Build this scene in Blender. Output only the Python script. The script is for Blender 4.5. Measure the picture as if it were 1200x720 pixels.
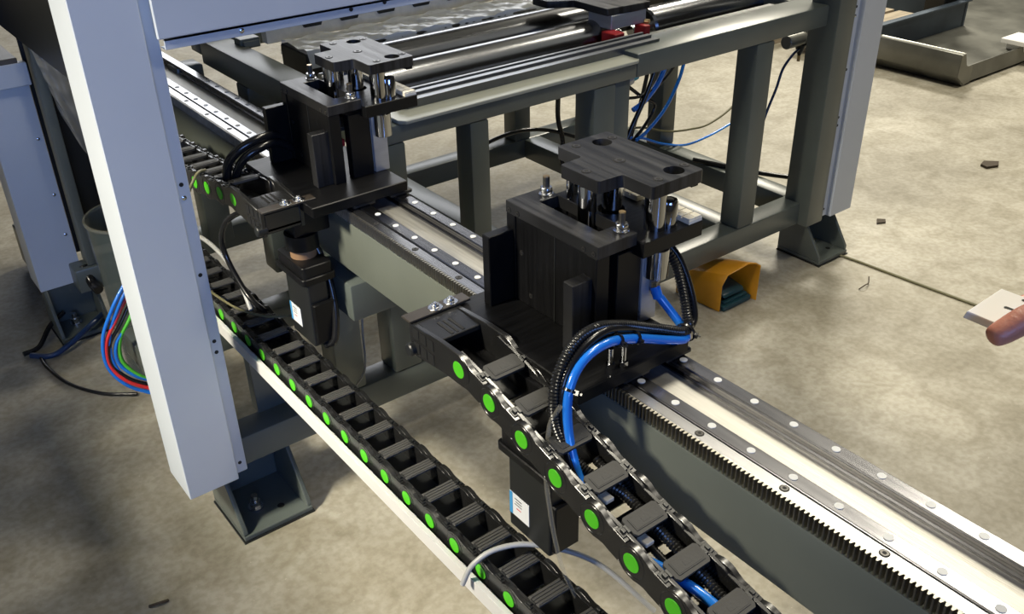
import bpy, bmesh, math, random
from mathutils import Vector, Matrix
random.seed(7)
for o in list(bpy.data.objects): bpy.data.objects.remove(o)
S = bpy.context.scene
COL = S.collection
R = math.radians
PI = math.pi

# ------------------------------------------------------------------ camera
cam_d = bpy.data.cameras.new('camera'); cam = bpy.data.objects.new('camera', cam_d); COL.objects.link(cam)
cam_d.sensor_width = 36; cam_d.lens = 1112.8 / 1200 * 36; cam_d.clip_start = 0.01
rx = Vector((0.79114501, -0.61136209, -0.01805469)); dn = Vector((-0.32341076, -0.39309657, -0.86074419)); fw = Vector((0.51912914, 0.68681255, -0.50871747))
cam.matrix_world = Matrix(((rx.x, -dn.x, -fw.x, 0), (rx.y, -dn.y, -fw.y, 0), (rx.z, -dn.z, -fw.z, 1.45), (0, 0, 0, 1)))
S.camera = cam

# ------------------------------------------------------------------ world and lights
W = bpy.data.worlds.new('hall_ambient'); S.world = W; W.use_nodes = True
W.node_tree.nodes['Background'].inputs[0].default_value = (0.60, 0.56, 0.46, 1)
W.node_tree.nodes['Background'].inputs[1].default_value = 0.045
def area(name, loc, target, sx, sy, power, col, spread=180):
    l = bpy.data.lights.new(name, 'AREA'); l.shape = 'RECTANGLE'; l.size = sx; l.size_y = sy; l.energy = power; l.color = col
    l.spread = R(spread)
    o = bpy.data.objects.new(name, l); COL.objects.link(o); o.location = loc
    d = Vector(target) - Vector(loc); o.rotation_euler = d.to_track_quat('-Z', 'Y').to_euler(); return o
area('hall_lamp_overhead', (3.25, 2.1, 5.1), (3.0, 1.8, 0), 0.6, 1.7, 185, (1.0, 0.93, 0.76))
area('hall_lamp_right', (5.2, 1.75, 5.0), (5.0, 1.6, 0), 0.9, 0.9, 75, (1.0, 0.93, 0.76))
area('added_fill_near', (2.3, -0.3, 4.2), (2.2, -0.2, 0), 0.5, 0.5, 52, (1.0, 0.93, 0.78))  # added fill without a known fixture, lifts hand, plate and near floor
area('hall_lamp_far', (8.0, 5.6, 5.0), (7.3, 5.0, 0), 1.6, 1.0, 540, (1.0, 0.93, 0.77))
area('work_lamp_left', (-1.6, 1.40, 2.45), (0.30, 1.36, 0.50), 0.35, 0.35, 17, (1.0, 0.93, 0.76), spread=52)
area('hall_window_far', (6.0, 13.0, 4.3), (1.6, 1.8, 0.8), 8.0, 3.0, 360, (0.95, 0.97, 1.0))
area('window_behind', (-1.0, -3.2, 2.0), (0.15, 1.6, 1.35), 2.2, 1.4, 15, (0.22, 0.41, 1.0), spread=66)
S.view_settings.view_transform = 'Standard'; S.view_settings.look = 'None'
S.view_settings.exposure = 0.0; S.view_settings.gamma = 1.0; S.view_settings.use_curve_mapping = False

# ------------------------------------------------------------------ materials
def mat(name, col, rough=0.5, metal=0.0, var=0.0, vscale=8.0, bump=0.0, bscale=60.0, stretch=None, col2=None, coat=0.0, spec=0.5, rvar=0.0):
    m = bpy.data.materials.new(name); m.use_nodes = True; nt = m.node_tree; b = nt.nodes['Principled BSDF']
    b.inputs['Base Color'].default_value = (*col, 1); b.inputs['Roughness'].default_value = rough
    b.inputs['Metallic'].default_value = metal; b.inputs['Coat Weight'].default_value = coat
    b.inputs['Specular IOR Level'].default_value = spec
    tc = nt.nodes.new('ShaderNodeTexCoord'); mp = nt.nodes.new('ShaderNodeMapping'); nt.links.new(tc.outputs['Object'], mp.inputs[0])
    if stretch: mp.inputs['Scale'].default_value = stretch
    if var or rvar:
        n = nt.nodes.new('ShaderNodeTexNoise'); n.inputs['Scale'].default_value = vscale; n.inputs['Detail'].default_value = 5
        nt.links.new(mp.outputs[0], n.inputs[0])
        if var:
            r = nt.nodes.new('ShaderNodeValToRGB'); c2 = col2 or tuple(c * (1 - var) for c in col); c1 = tuple(min(1, c * (1 + var * .6)) for c in col)
            r.color_ramp.elements[0].color = (*c2, 1); r.color_ramp.elements[1].color = (*c1, 1)
            r.color_ramp.elements[0].position = 0.33; r.color_ramp.elements[1].position = 0.68
            nt.links.new(n.outputs[0], r.inputs[0]); nt.links.new(r.outputs[0], b.inputs['Base Color'])
        if rvar:
            mr = nt.nodes.new('ShaderNodeMapRange'); mr.inputs[3].default_value = max(.03, rough - rvar); mr.inputs[4].default_value = min(1, rough + rvar)
            nt.links.new(n.outputs[0], mr.inputs[0]); nt.links.new(mr.outputs[0], b.inputs['Roughness'])
    if bump:
        n2 = nt.nodes.new('ShaderNodeTexNoise'); n2.inputs['Scale'].default_value = bscale; n2.inputs['Detail'].default_value = 4
        nt.links.new(mp.outputs[0], n2.inputs[0]); bp = nt.nodes.new('ShaderNodeBump'); bp.inputs['Strength'].default_value = bump; bp.inputs['Distance'].default_value = 0.002
        nt.links.new(n2.outputs[0], bp.inputs['Height']); nt.links.new(bp.outputs[0], b.inputs['Normal'])
    return m
def clear(name, col, fac, rough=0.1, bump=0.0, bscale=30):
    m = mat(name, col, rough, 0, 0.0, bump=bump, bscale=bscale, spec=0.8); nt = m.node_tree; b = nt.nodes['Principled BSDF']; out = nt.nodes['Material Output']
    t = nt.nodes.new('ShaderNodeBsdfTransparent'); mx = nt.nodes.new('ShaderNodeMixShader'); mx.inputs[0].default_value = fac
    nt.links.new(t.outputs[0], mx.inputs[1]); nt.links.new(b.outputs[0], mx.inputs[2]); nt.links.new(mx.outputs[0], out.inputs[0]); return m
M = {}
M['frame'] = mat('grey_green_paint', (0.092, 0.107, 0.098), 0.34, 0, 0.12, 6, 0.05, 180)
M['beam'] = mat('beam_green_paint', (0.135, 0.148, 0.125), 0.38, 0, 0.12, 5, 0.05, 180)
M['clad'] = mat('light_grey_powder_coat', (0.52, 0.56, 0.61), 0.42, 0, 0.03, 5, 0.04, 400)
M['sheenpaint'] = mat('green_grey_paint_with_sheen', (0.30, 0.31, 0.265), 0.3, 0, 0.06, 6)  # frame paint lightened: the plate's reflected light is put into the colour
M['black'] = mat('black_anodised', (0.0055, 0.0055, 0.006), 0.36, 0.0, 0.3, 10, 0.08, 14, (1, 18, 1), spec=0.28, rvar=0.1)
M['blacktop'] = mat('black_milled_plate', (0.050, 0.050, 0.052), 0.38, 0.65, 0.6, 7, 0.12, 22, (12, 0.7, 0.5), rvar=0.14)
M['plastic'] = mat('black_chain_plastic', (0.012, 0.012, 0.012), 0.27, 0, 0.2, 30, 0, 200, spec=0.7)
M['ridge'] = mat('shade_lifted_lid_plastic', (0.075, 0.073, 0.068), 0.4, 0, 0.12, 30)  # same plastic as the lids, lightened to offset shade in the lower run
M['strap'] = mat('brown_black_strip', (0.035, 0.028, 0.022), 0.4, 0, 0.2, 30)
M['lid'] = mat('grey_lid_plastic', (0.036, 0.035, 0.032), 0.62, 0, 0.12, 30, 0.12, 260)
M['steel'] = mat('ground_steel', (0.46, 0.46, 0.47), 0.27, 1.0, 0.18, 12, 0, 30, (30, 1.0, 10))
M['strip'] = mat('milled_steel_strip', (0.52, 0.505, 0.465), 0.5, 0.8, 0.14, 9, 0.15, 30, (24, 1.4, 10), rvar=0.1)
M['rail'] = mat('rail_steel', (0.24, 0.24, 0.255), 0.22, 1.0, 0.25, 8, 0, 30, (20, 1.0, 20))
M['tooth'] = mat('rack_tooth_steel', (0.36, 0.34, 0.29), 0.40, 1.0, 0.2, 60)
M['plug'] = mat('plug_plastic', (0.62, 0.63, 0.63), 0.5)
M['chrome'] = mat('chrome', (0.46, 0.47, 0.50), 0.08, 1.0)
M['zinc'] = mat('zinc_bolt', (0.70, 0.71, 0.73), 0.24, 1.0)
M['darkbolt'] = mat('black_oxide_bolt', (0.10, 0.095, 0.09), 0.32, 0.8)
M['socket'] = mat('socket_hole_black', (0.004, 0.004, 0.004), 0.7)
M['brass'] = mat('brass_fitting', (0.55, 0.40, 0.22), 0.3, 1.0)
M['alu'] = mat('anodised_aluminium', (0.50, 0.51, 0.53), 0.38, 0.6, 0.08, 12, 0.05, 60, (1, 1, 8))
M['profile'] = mat('dark_grey_profile', (0.17, 0.18, 0.20), 0.32, 0.9, 0.1, 12)
M['green'] = mat('green_plastic_disc', (0.075, 0.50, 0.012), 0.45)
M['blue'] = mat('blue_polyurethane_hose', (0.015, 0.19, 0.72), 0.22, coat=0.3)
M['bluedark'] = mat('dark_blue_hose', (0.012, 0.035, 0.10), 0.35)
M['rubber'] = mat('black_rubber_hose', (0.010, 0.010, 0.011), 0.22)
M['ribbed'] = mat('black_ribbed_conduit', (0.013, 0.013, 0.013), 0.28)
M['red'] = mat('red_plastic', (0.42, 0.02, 0.02), 0.4)
M['redhose'] = mat('red_hose', (0.75, 0.04, 0.04), 0.28)
M['greenhose'] = mat('green_hose', (0.09, 0.50, 0.04), 0.3)
M['whitehose'] = mat('milky_white_hose', (0.40, 0.40, 0.385), 0.35)
M['clear'] = clear('clear_tube_plastic', (0.62, 0.58, 0.46), 0.16, 0.05)
M['film'] = clear('stretch_film', (0.80, 0.81, 0.76), 0.72, 0.16, 0.9, 45)
M['filmwrap'] = clear('beige_stretch_film', (0.46, 0.44, 0.37), 0.62, 0.22, 0.6, 40)
M['bin'] = clear('smoked_clear_plastic', (0.10, 0.125, 0.125), 0.50, 0.12)
M['cream'] = mat('cream_ribbed_pad', (0.80, 0.75, 0.62), 0.6, 0, 0.1, 40)
M['brown'] = mat('brown_paper_ring', (0.24, 0.14, 0.075), 0.55)
M['orange'] = mat('orange_enamel', (0.62, 0.27, 0.012), 0.35, 0, 0.15, 8)
M['teal'] = mat('dark_teal_pedal', (0.015, 0.06, 0.075), 0.4)
M['tealc'] = mat('teal_connector', (0.01, 0.35, 0.42), 0.35)
M['white'] = mat('white_acetal', (0.92, 0.91, 0.88), 0.4)
M['tray'] = mat('galvanised_tray', (0.66, 0.65, 0.63), 0.45, 0.0, 0.05, 8)
M['sheet'] = mat('bare_sheet_steel', (0.19, 0.19, 0.17), 0.36, 0.5, 0.3, 5, 0.05, 20, rvar=0.1)
M['sheetblue'] = mat('blued_sheet_steel', (0.10, 0.13, 0.17), 0.4, 0.5, 0.3, 4)
M['dark'] = mat('dark_enamel', (0.012, 0.013, 0.013), 0.4)
M['roller'] = mat('black_chrome_roller', (0.22, 0.225, 0.24), 0.22, 1.0, 0.15, 5, stretch=(1, 6, 6))
M['label'] = mat('label_white', (0.70, 0.71, 0.72), 0.5)
M['labelblue'] = mat('label_blue', (0.05, 0.28, 0.55), 0.5)
M['labelred'] = mat('label_red', (0.55, 0.04, 0.05), 0.5)
M['ink'] = mat('label_ink', (0.02, 0.02, 0.025), 0.6)
M['bench'] = mat('brown_laminate', (0.10, 0.085, 0.07), 0.4, 0, 0.2, 5)
M['wood'] = mat('pallet_wood', (0.33, 0.27, 0.19), 0.7, 0, 0.3, 6, stretch=(1, 8, 8))
M['olive'] = mat('olive_cable', (0.13, 0.12, 0.06), 0.45)
M['lead'] = mat('dried_leaf', (0.05, 0.035, 0.02), 0.8)
# skin
m = mat('skin', (0.52, 0.20, 0.13), 0.42, 0, 0.22, 18, 0.25, 220); M['skin'] = m
b = m.node_tree.nodes['Principled BSDF']; b.inputs['Subsurface Weight'].default_value = 0.15; b.inputs['Subsurface Radius'].default_value = (0.01, 0.004, 0.002)
M['nail'] = mat('finger_nail', (0.60, 0.33, 0.26), 0.3)
# concrete floor
def concrete():
    m = bpy.data.materials.new('worn_concrete'); m.use_nodes = True; nt = m.node_tree; N = nt.nodes; L = nt.links; b = N['Principled BSDF']
    tc = N.new('ShaderNodeTexCoord')
    def noise(s, d=6, dist=0.0):
        n = N.new('ShaderNodeTexNoise'); n.inputs['Scale'].default_value = s; n.inputs['Detail'].default_value = d; n.inputs['Distortion'].default_value = dist
        L.new(tc.outputs['Object'], n.inputs[0]); return n
    def ramp(n, p0, c0, p1, c1):
        r = N.new('ShaderNodeValToRGB'); r.color_ramp.elements[0].position = p0; r.color_ramp.elements[1].position = p1
        r.color_ramp.elements[0].color = (*c0, 1); r.color_ramp.elements[1].color = (*c1, 1); L.new(n.outputs[0], r.inputs[0]); return r
    def mix(a, bb, mode, f):
        x = N.new('ShaderNodeMix'); x.data_type = 'RGBA'; x.blend_type = mode; x.inputs[0].default_value = f
        L.new(a.outputs[0] if a.type != 'MIX' else a.outputs[2], x.inputs[6]); L.new(bb.outputs[0], x.inputs[7]); return x
    a = ramp(noise(1.3, 7, .4), .32, (0.285, 0.262, 0.208), .66, (0.46, 0.432, 0.362))
    c = ramp(noise(9, 8, .8), .35, (0.70, 0.68, 0.62), .62, (1, 1, 1))
    d = ramp(noise(60, 5, 0), .38, (0.80, 0.79, 0.75), .60, (1, 1, 1))
    e = ramp(noise(3.1, 8, 1.5), .60, (1, 1, 1), .78, (0.72, 0.70, 0.64))
    x = mix(a, c, 'MULTIPLY', .85); x = mix(x, d, 'MULTIPLY', .9); x = mix(x, e, 'MULTIPLY', .8)
    sp = ramp(noise(160, 2, 0), .72, (0, 0, 0), .76, (0.25, 0.24, 0.20)); x = mix(x, sp, 'ADD', .5)
    L.new(x.outputs[2], b.inputs['Base Color'])
    rr = N.new('ShaderNodeMapRange'); rr.inputs[3].default_value = 0.42; rr.inputs[4].default_value = 0.72
    n = noise(6, 6); L.new(n.outputs[0], rr.inputs[0]); L.new(rr.outputs[0], b.inputs['Roughness'])
    bp = N.new('ShaderNodeBump'); bp.inputs['Strength'].default_value = .12; bp.inputs['Distance'].default_value = .004
    n = noise(45, 6); L.new(n.outputs[0], bp.inputs['Height']); L.new(bp.outputs[0], b.inputs['Normal'])
    return m
M['floor'] = concrete()

# ------------------------------------------------------------------ mesh helpers
def spline(pts, seg=10):
    P = [Vector(p) for p in pts]
    if len(P) < 3: return P
    P = [P[0] * 2 - P[1]] + P + [P[-1] * 2 - P[-2]]; out = []
    for i in range(1, len(P) - 2):
        a, b_, c, d = P[i-1:i+3]
        for k in range(seg):
            t = k / seg
            out.append(0.5 * ((2*b_) + (c-a)*t + (2*a-5*b_+4*c-d)*t*t + (3*b_-a-3*c+d)*t**3))
    out.append(P[-2]); return out
def resample(P, step):
    out = [P[0].copy()]; acc = 0.0
    for a, b_ in zip(P, P[1:]):
        L = (b_ - a).length
        if L == 0: continue
        t = step - acc
        while t <= L:
            out.append(a.lerp(b_, t / L)); t += step
        acc = (acc + L) % step
    return out
class MB:
    def __init__(s): s.v = []; s.f = []; s.m = []
    def add(s, vs, fs, m=0):
        o = len(s.v); s.v += [Vector(v) for v in vs]
        for f in fs: s.f.append([o + i for i in f]); s.m.append(m)
        return s
    def box(s, x0, x1, y0, y1, z0, z1, m=0):
        return s.add([(x, y, z) for x in (x0, x1) for y in (y0, y1) for z in (z0, z1)],
                     [(0,1,3,2),(4,6,7,5),(0,4,5,1),(2,3,7,6),(0,2,6,4),(1,5,7,3)], m)
    def prism(s, pts, axis, a, b_, m=0):
        def P(u, v, w): return {'x': (w, u, v), 'y': (u, w, v), 'z': (u, v, w)}[axis]
        n = len(pts); vs = [P(u, v, a) for u, v in pts] + [P(u, v, b_) for u, v in pts]
        return s.add(vs, [tuple(range(n)), tuple(range(2*n-1, n-1, -1))] + [(i, (i+1) % n, n+(i+1) % n, n+i) for i in range(n)], m)
    def cyl(s, p0, p1, r0, r1=None, n=16, m=0, caps=True):
        p0 = Vector(p0); p1 = Vector(p1); r1 = r0 if r1 is None else r1
        d = (p1 - p0).normalized(); q = d.to_track_quat('Z', 'Y'); vs = []
        for p, r in ((p0, r0), (p1, r1)):
            for i in range(n): vs.append(p + q @ Vector((r*math.cos(2*PI*i/n), r*math.sin(2*PI*i/n), 0)))
        fs = [(i, (i+1) % n, n+(i+1) % n, n+i) for i in range(n)]
        if caps: fs += [tuple(range(n-1, -1, -1)), tuple(range(n, 2*n))]
        return s.add(vs, fs, m)
    def lathe(s, prof, c, n=24, m=0, closed=False):
        c = Vector(c); vs = [c + Vector((r*math.cos(2*PI*i/n), r*math.sin(2*PI*i/n), z)) for r, z in prof for i in range(n)]
        k = len(prof); fs = [(j*n+i, j*n+(i+1) % n, (j+1)*n+(i+1) % n, (j+1)*n+i) for j in range(k-1) for i in range(n)]
        if closed: fs += [((k-1)*n+i, (k-1)*n+(i+1) % n, (i+1) % n, i) for i in range(n)]
        else: fs += [tuple(range(n-1, -1, -1)), tuple(range((k-1)*n, k*n))]
        return s.add(vs, fs, m)
    def tube(s, pts, r, n=10, m=0, seg=10, rib=None, smooth=True):
        P = spline(pts, seg) if smooth else [Vector(p) for p in pts]
        if rib: P = resample(P, rib / 2)
        t0 = (P[1]-P[0]).normalized(); q = t0.to_track_quat('Z', 'Y'); X = q @ Vector((1, 0, 0)); vs = []
        for i, p in enumerate(P):
            t = (P[min(i+1, len(P)-1)] - P[max(i-1, 0)]).normalized()
            X = (X - t * X.dot(t)).normalized(); Y = t.cross(X)
            rr = r * (1.0 if not rib or i % 2 else 0.80)
            for k in range(n): vs.append(p + (X*math.cos(2*PI*k/n) + Y*math.sin(2*PI*k/n)) * rr)
        k = len(P); fs = [(j*n+i, j*n+(i+1) % n, (j+1)*n+(i+1) % n, (j+1)*n+i) for j in range(k-1) for i in range(n)]
        fs += [tuple(range(n-1, -1, -1)), tuple(range((k-1)*n, k*n))]
        return s.add(vs, fs, m)
    def holed(s, outer, holes, z0, z1, m=0):
        bm = bmesh.new()
        def loop(pts):
            vs = [bm.verts.new((x, y, z0)) for x, y in pts]; return [bm.edges.new((vs[i], vs[(i+1) % len(vs)])) for i in range(len(vs))]
        es = loop(outer)
        for h in holes: es += loop(h)
        bmesh.ops.triangle_fill(bm, use_beauty=True, use_dissolve=False, edges=es)
        r = bmesh.ops.extrude_face_region(bm, geom=bm.faces[:])
        for v in r['geom']:
            if isinstance(v, bmesh.types.BMVert): v.co.z = z1
        bm.verts.index_update()
        s.add([v.co.copy() for v in bm.verts], [tuple(v.index for v in f.verts) for f in bm.faces], m); bm.free(); return s
    def mesh(s, name, mats, off=(0, 0, 0), bevel=0.0, bseg=1, angle=35, flat=False):
        me = bpy.data.meshes.new(name); o = Vector(off)
        bm = bmesh.new(); vs = [bm.verts.new(v - o) for v in s.v]
        for f, mi in zip(s.f, s.m):
            try: fa = bm.faces.new([vs[i] for i in f]); fa.material_index = mi
            except ValueError: pass
        bmesh.ops.recalc_face_normals(bm, faces=bm.faces[:])
        if bevel:
            es = [e for e in bm.edges if len(e.link_faces) == 2 and e.calc_face_angle(0) > R(40)]
            bmesh.ops.bevel(bm, geom=es, offset=bevel, segments=bseg, affect='EDGES', clamp_overlap=True, profile=0.5)
        bm.to_mesh(me); bm.free()
        for x in (mats if isinstance(mats, (list, tuple)) else [mats]): me.materials.append(M[x])
        if not flat:
            me.shade_smooth(); me.set_sharp_from_angle(angle=R(angle))
        return me
WORLD = {}
def link(name, data, parent=None, loc=None):
    o = bpy.data.objects.new(name, data); COL.objects.link(o)
    if parent: o.parent = parent
    return o
def thing(name, label, cat, loc=(0, 0, 0), group=None):
    o = bpy.data.objects.new(name, None); COL.objects.link(o); o.location = loc; o.empty_display_size = .05
    o['label'] = label; o['category'] = cat
    if group: o['group'] = group
    WORLD[o] = Vector(loc); return o
def part(name, mb, mats, parent, bevel=0.0, label=None, kind=None, **k):
    off = WORLD[parent]; me = mb.mesh(name, mats, off, bevel, **k); o = link(name, me, parent); WORLD[o] = off.copy()
    if label: o['label'] = label
    if kind: o['kind'] = kind
    return o
def inst(name, me, parent, loc, rot=None):           # a child that shares mesh data, its mesh centred on its own origin
    o = link(name, me, parent); o.location = Vector(loc) - WORLD[parent]; WORLD[o] = Vector(loc)
    if rot: o.rotation_euler = rot
    return o
def single(name, mb, mats, label, cat, loc=None, group=None, bevel=0.0, **k):
    if loc is None:
        n = len(mb.v); c = sum(mb.v, Vector()) / n; loc = (c.x, c.y, min(v.z for v in mb.v))
    me = mb.mesh(name, mats, loc, bevel, **k); o = link(name, me); o.location = loc; WORLD[o] = Vector(loc)
    o['label'] = label; o['category'] = cat
    if group: o['group'] = group
    return o
def children(o): return [c for c in COL.objects if c.parent == o]
def copy_tree(root, dloc, label, group=None):
    kids = {}
    for c in COL.objects:
        if c.parent: kids.setdefault(c.parent, []).append(c)
    def rec(o, parent):
        c = o.copy(); COL.objects.link(c)
        if parent: c.parent = parent
        for ch in kids.get(o, []): rec(ch, c)
        return c
    r = rec(root, None); r.location = Vector(root.location) + Vector(dloc); r['label'] = label
    if group: r['group'] = group
    return r
def circle(cx, cy, r, n=24): return [(cx + r*math.cos(2*PI*i/n), cy + r*math.sin(2*PI*i/n)) for i in range(n)]
def rounded(pts, r, n=4):
    out = []; L = len(pts)
    for i in range(L):
        p = Vector(pts[i]); a = Vector(pts[i-1]); c = Vector(pts[(i+1) % L]); u = (a-p).normalized()*r; v = (c-p).normalized()*r
        for k in range(n+1):
            t = k / n; q = (p+u)*(1-t)**2 + p*2*t*(1-t) + (p+v)*t*t; out.append((q.x, q.y))
    return out
def rect(x0, x1, y0, y1): return [(x0, y0), (x1, y0), (x1, y1), (x0, y1)]

# shared small meshes, local origin at the seat of the head
def cap_screw_mesh(name, r, h, hmat='darkbolt', n=14):
    mb = MB(); mb.lathe([(r, 0), (r, h*.8), (r*.88, h), (r*.55, h)], (0, 0, 0), n); mb.cyl((0, 0, h), (0, 0, h+.0002), r*.55, n=6, m=1)
    return mb.mesh(name, [hmat, 'socket'])
def hex_bolt_mesh(name, r, mats=('zinc', 'zinc')):
    mb = MB(); mb.cyl((0, 0, 0), (0, 0, r*.18), r*1.75, n=20, m=0); mb.cyl((0, 0, r*.18), (0, 0, r*.95), r, n=6, m=1)
    mb.cyl((0, 0, r*.95), (0, 0, r*1.35), r*.52, n=12, m=1); return mb.mesh(name, list(mats), bevel=r*.08)
ME_CAP = cap_screw_mesh('cap_screw', .0055, .002)
ME_CAPZ = cap_screw_mesh('cap_screw', .0045, .004, 'steel')
ME_HEX = hex_bolt_mesh('hex_bolt', .0062)
mb = MB(); mb.cyl((0, 0, 0), (0, 0, .0008), .0052, n=16); ME_PLUG = mb.mesh('hole_plug', 'plug')
mb = MB(); mb.lathe([(.0045, 0), (.0045, .0015), (.0028, .0026), (.0005, .003)], (0, 0, 0), 12); ME_BUTTON = mb.mesh('panel_screw', 'zinc')
mb = MB(); mb.cyl((0, 0, 0), (0, 0, .0008), .004, n=12); ME_HOLE = mb.mesh('screw_hole', 'socket')

# ================================================================== SETTING
mb = MB(); mb.box(-7, 14, -7, 14, -.05, 0); fl = link('floor', mb.mesh('floor', 'floor', flat=True)); fl['kind'] = 'structure'; fl['label'] = 'worn grey brown concrete workshop floor'

# ================================================================== MACHINE FRAME
fr = thing('machine_frame', 'grey green welded steel machine frame with square legs and floor rails', 'frame', (1.45, 2.1, 0))
def tubep(name, x0, x1, y0, y1, z0, z1, m='frame'): return part(name, MB().box(x0, x1, y0, y1, z0, z1), m, fr, bevel=.005, bseg=2)
tubep('floor_rail', .44, 2.41, 1.60, 1.67, .143, .214)                     # front
tubep('floor_rail', .44, 2.41, 2.59, 2.66, .143, .214)                     # rear
tubep('floor_rail', .44, .51, 1.67, 2.20, .143, .214)
tubep('floor_rail', 1.445, 1.515, 1.67, 2.59, .143, .214)
tubep('floor_rail', 2.03, 2.10, 1.67, 2.59, .143, .214)
tubep('floor_rail', 2.345, 2.415, 1.67, 2.59, .143, .214)
tubep('floor_rail', .51, 1.445, 2.05, 2.12, .143, .214)
tubep('crossbeam', .873, 1.60, 1.60, 1.70, .757, .796)
tubep('crossbeam', 1.60, 2.37, 1.60, 1.71, .757, .815)
part('cover_plate', MB().prism([(.932, 1.602), (.945, 1.590), (1.592, 1.590), (1.605, 1.60), (1.605, 1.715), (.932, 1.715)], 'z', .796, .804), 'sheenpaint', fr, bevel=.0015)
tubep('crossbeam', .873, 2.37, 2.50, 2.57, .757, .815)
tubep('longitudinal_rail', .873, .945, 1.70, 2.50, .735, .800, 'beam')
tubep('longitudinal_rail', 2.30, 2.37, 1.71, 2.50, .757, .815)
for (x0, x1, y0, y1) in ((1.108, 1.158, 1.60, 1.66), (1.464, 1.533, 1.60, 1.67), (1.540, 1.590, 1.61, 1.67), (2.045, 2.115, 1.60, 1.67), (.873, .945, 1.60, 1.67),
                         (2.335, 2.415, 1.565, 1.66), (.80, .873, 2.50, 2.57), (1.99, 2.06, 2.59, 2.66), (2.345, 2.415, 2.215, 2.285), (.873, .945, 2.22, 2.29), (2.345, 2.415, 2.59, 2.66)):
    top = .757 if y0 < 2.5 else .735
    if x0 == 2.335: top = 1.9
    if x0 == .873 and y0 > 2: top = .735
    tubep('leg', x0, x1, y0, y1, .214 if x0 != 2.335 else .143, top)
tubep('leg', .728, .797, 1.602, 1.67, .214, .51)
tubep('leg', .945, 1.005, 1.602, 1.67, .214, .51)
tubep('leg', .412, .484, 1.584, 1.66, .143, 1.9)
tubep('leg', .480, .505, 2.60, 2.66, .214, 1.9, 'beam')  # lighter beam paint stands in for light falling on this leg
tubep('cross_member', .69, 1.0, 1.41, 1.69, .512, .590)
def foot(x0, x1, y0, y1):
    mb = MB(); mb.box(x0, x1, y0, y1, .004, .016)
    for xs in ((x0, x0+.010), (x1-.010, x1)):
        mb.prism([(y0+.004, .016), (y0+.004, .030), (y0+.085, .150), (y1, .150), (y1, .016)], 'x', xs[0], xs[1])
    mb.box(x0+.01, x1-.01, y1-.01, y1, .016, .15)
    f = part('foot_bracket', mb, 'frame', fr, bevel=.0015)
    part('anchor_bolt', MB().cyl((x0+.06, y0+.075, .016), (x0+.06, y0+.075, .020), .017, n=20).cyl((x0+.06, y0+.075, .02), (x0+.06, y0+.075, .034), .012, n=6).cyl((x0+.06, y0+.075, .034), (x0+.06, y0+.075, .05), .007, n=12), 'zinc', f)
    part('bolt_hole', MB().cyl((x0+.105, y0+.045, .0161), (x0+.105, y0+.045, .0165), .008, n=14), 'socket', f)
    part('rubber_pad', MB().box(x0-.003, x1+.003, y0-.003, y1, 0, .004), 'dark', f)
foot(.438, .597, 1.534, 1.70); foot(2.389, 2.535, 1.534, 1.70); foot(.36, .50, 2.60, 2.72)

# panel cladding
def screws(parent, me, pts, rot):
    for p in pts: inst(me.name.split('.')[0], me, parent, p, rot)
FRONT = (R(90), 0, 0)        # head faces -Y
LEFTF = (0, R(-90), 0)       # head faces -X
def post_cover(label, xa, xb, flange, zt):
    s = 1 if flange > xb else -1
    t = thing('post_cover', label, 'cover', ((xa+xb)/2, 1.56, .15), 'folded corner covers of the cabinet front')
    mb = MB()
    o = xa if s > 0 else xb; i = xb if s > 0 else xa; w = .0025 * s
    pts = [(o, 1.672), (o, 1.56), (i, 1.56), (i, 1.578), (flange, 1.578), (flange, 1.5805), (i-w, 1.5805), (i-w, 1.5625), (o+w, 1.5625), (o+w, 1.672)]
    mb.prism(pts, 'z', .15, zt); part('cover_sheet', mb, 'clad', t, bevel=.0012)
    xm = (i + flange) / 2
    screws(t, ME_HOLE, [(xm, 1.578, z) for z in (.175, .45, .475, .62, .80)], FRONT)
    screws(t, ME_BUTTON, [(xm, 1.578, z) for z in (.775,)], FRONT)
    # floor end: the box is closed by a small tab
    part('end_tab', MB().box(min(o, i)+.003, max(o, i)-.003, 1.5628, 1.60, .15, .1525), 'clad', t)
post_cover('light grey folded post cover with a blue cast, left of the two in front', .356, .460, .487, 1.9)
post_cover('light grey folded post cover behind the black lift tower, on the right', 2.447, 2.553, 2.418, 1.9)
t = thing('header_panel', 'wide light grey cabinet header panel above the opening', 'panel', (1.45, 1.555, 1.03))
part('door_sheet', MB().box(.477, 2.43, 1.550, 1.5575, 1.0565, 1.9), 'clad', t, bevel=.0015)
mb = MB(); mb.prism([(1.559, 1.056), (1.559, 1.0365), (1.580, 1.0365), (1.580, 1.039), (1.5615, 1.039), (1.5615, 1.056)], 'x', .488, 2.43); mb.box(.488, 2.43, 1.559, 1.5615, 1.05, 1.9)
part('flange', mb, 'clad', t, bevel=.0008)
screws(t, ME_BUTTON, [(.62, 1.559, 1.046)], FRONT); screws(t, ME_HOLE, [(.83, 1.559, 1.048), (.90, 1.559, 1.050), (1.2, 1.559, 1.048)], FRONT)
single('added_shade_roof', MB().box(.356, 2.56, 1.84, 2.70, 1.9, 1.91), 'clad', 'unseen light grey roof sheet added to shade the inside of the frame', 'panel', bevel=.001)  # unseen roof, cut to size for the shade it casts inside
single('cabinet_wall', MB().box(.425, .433, 1.69, 2.70, .90, 1.9), 'dark', 'dark side panel of the cabinet behind the left post cover', 'panel', bevel=.001)

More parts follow.
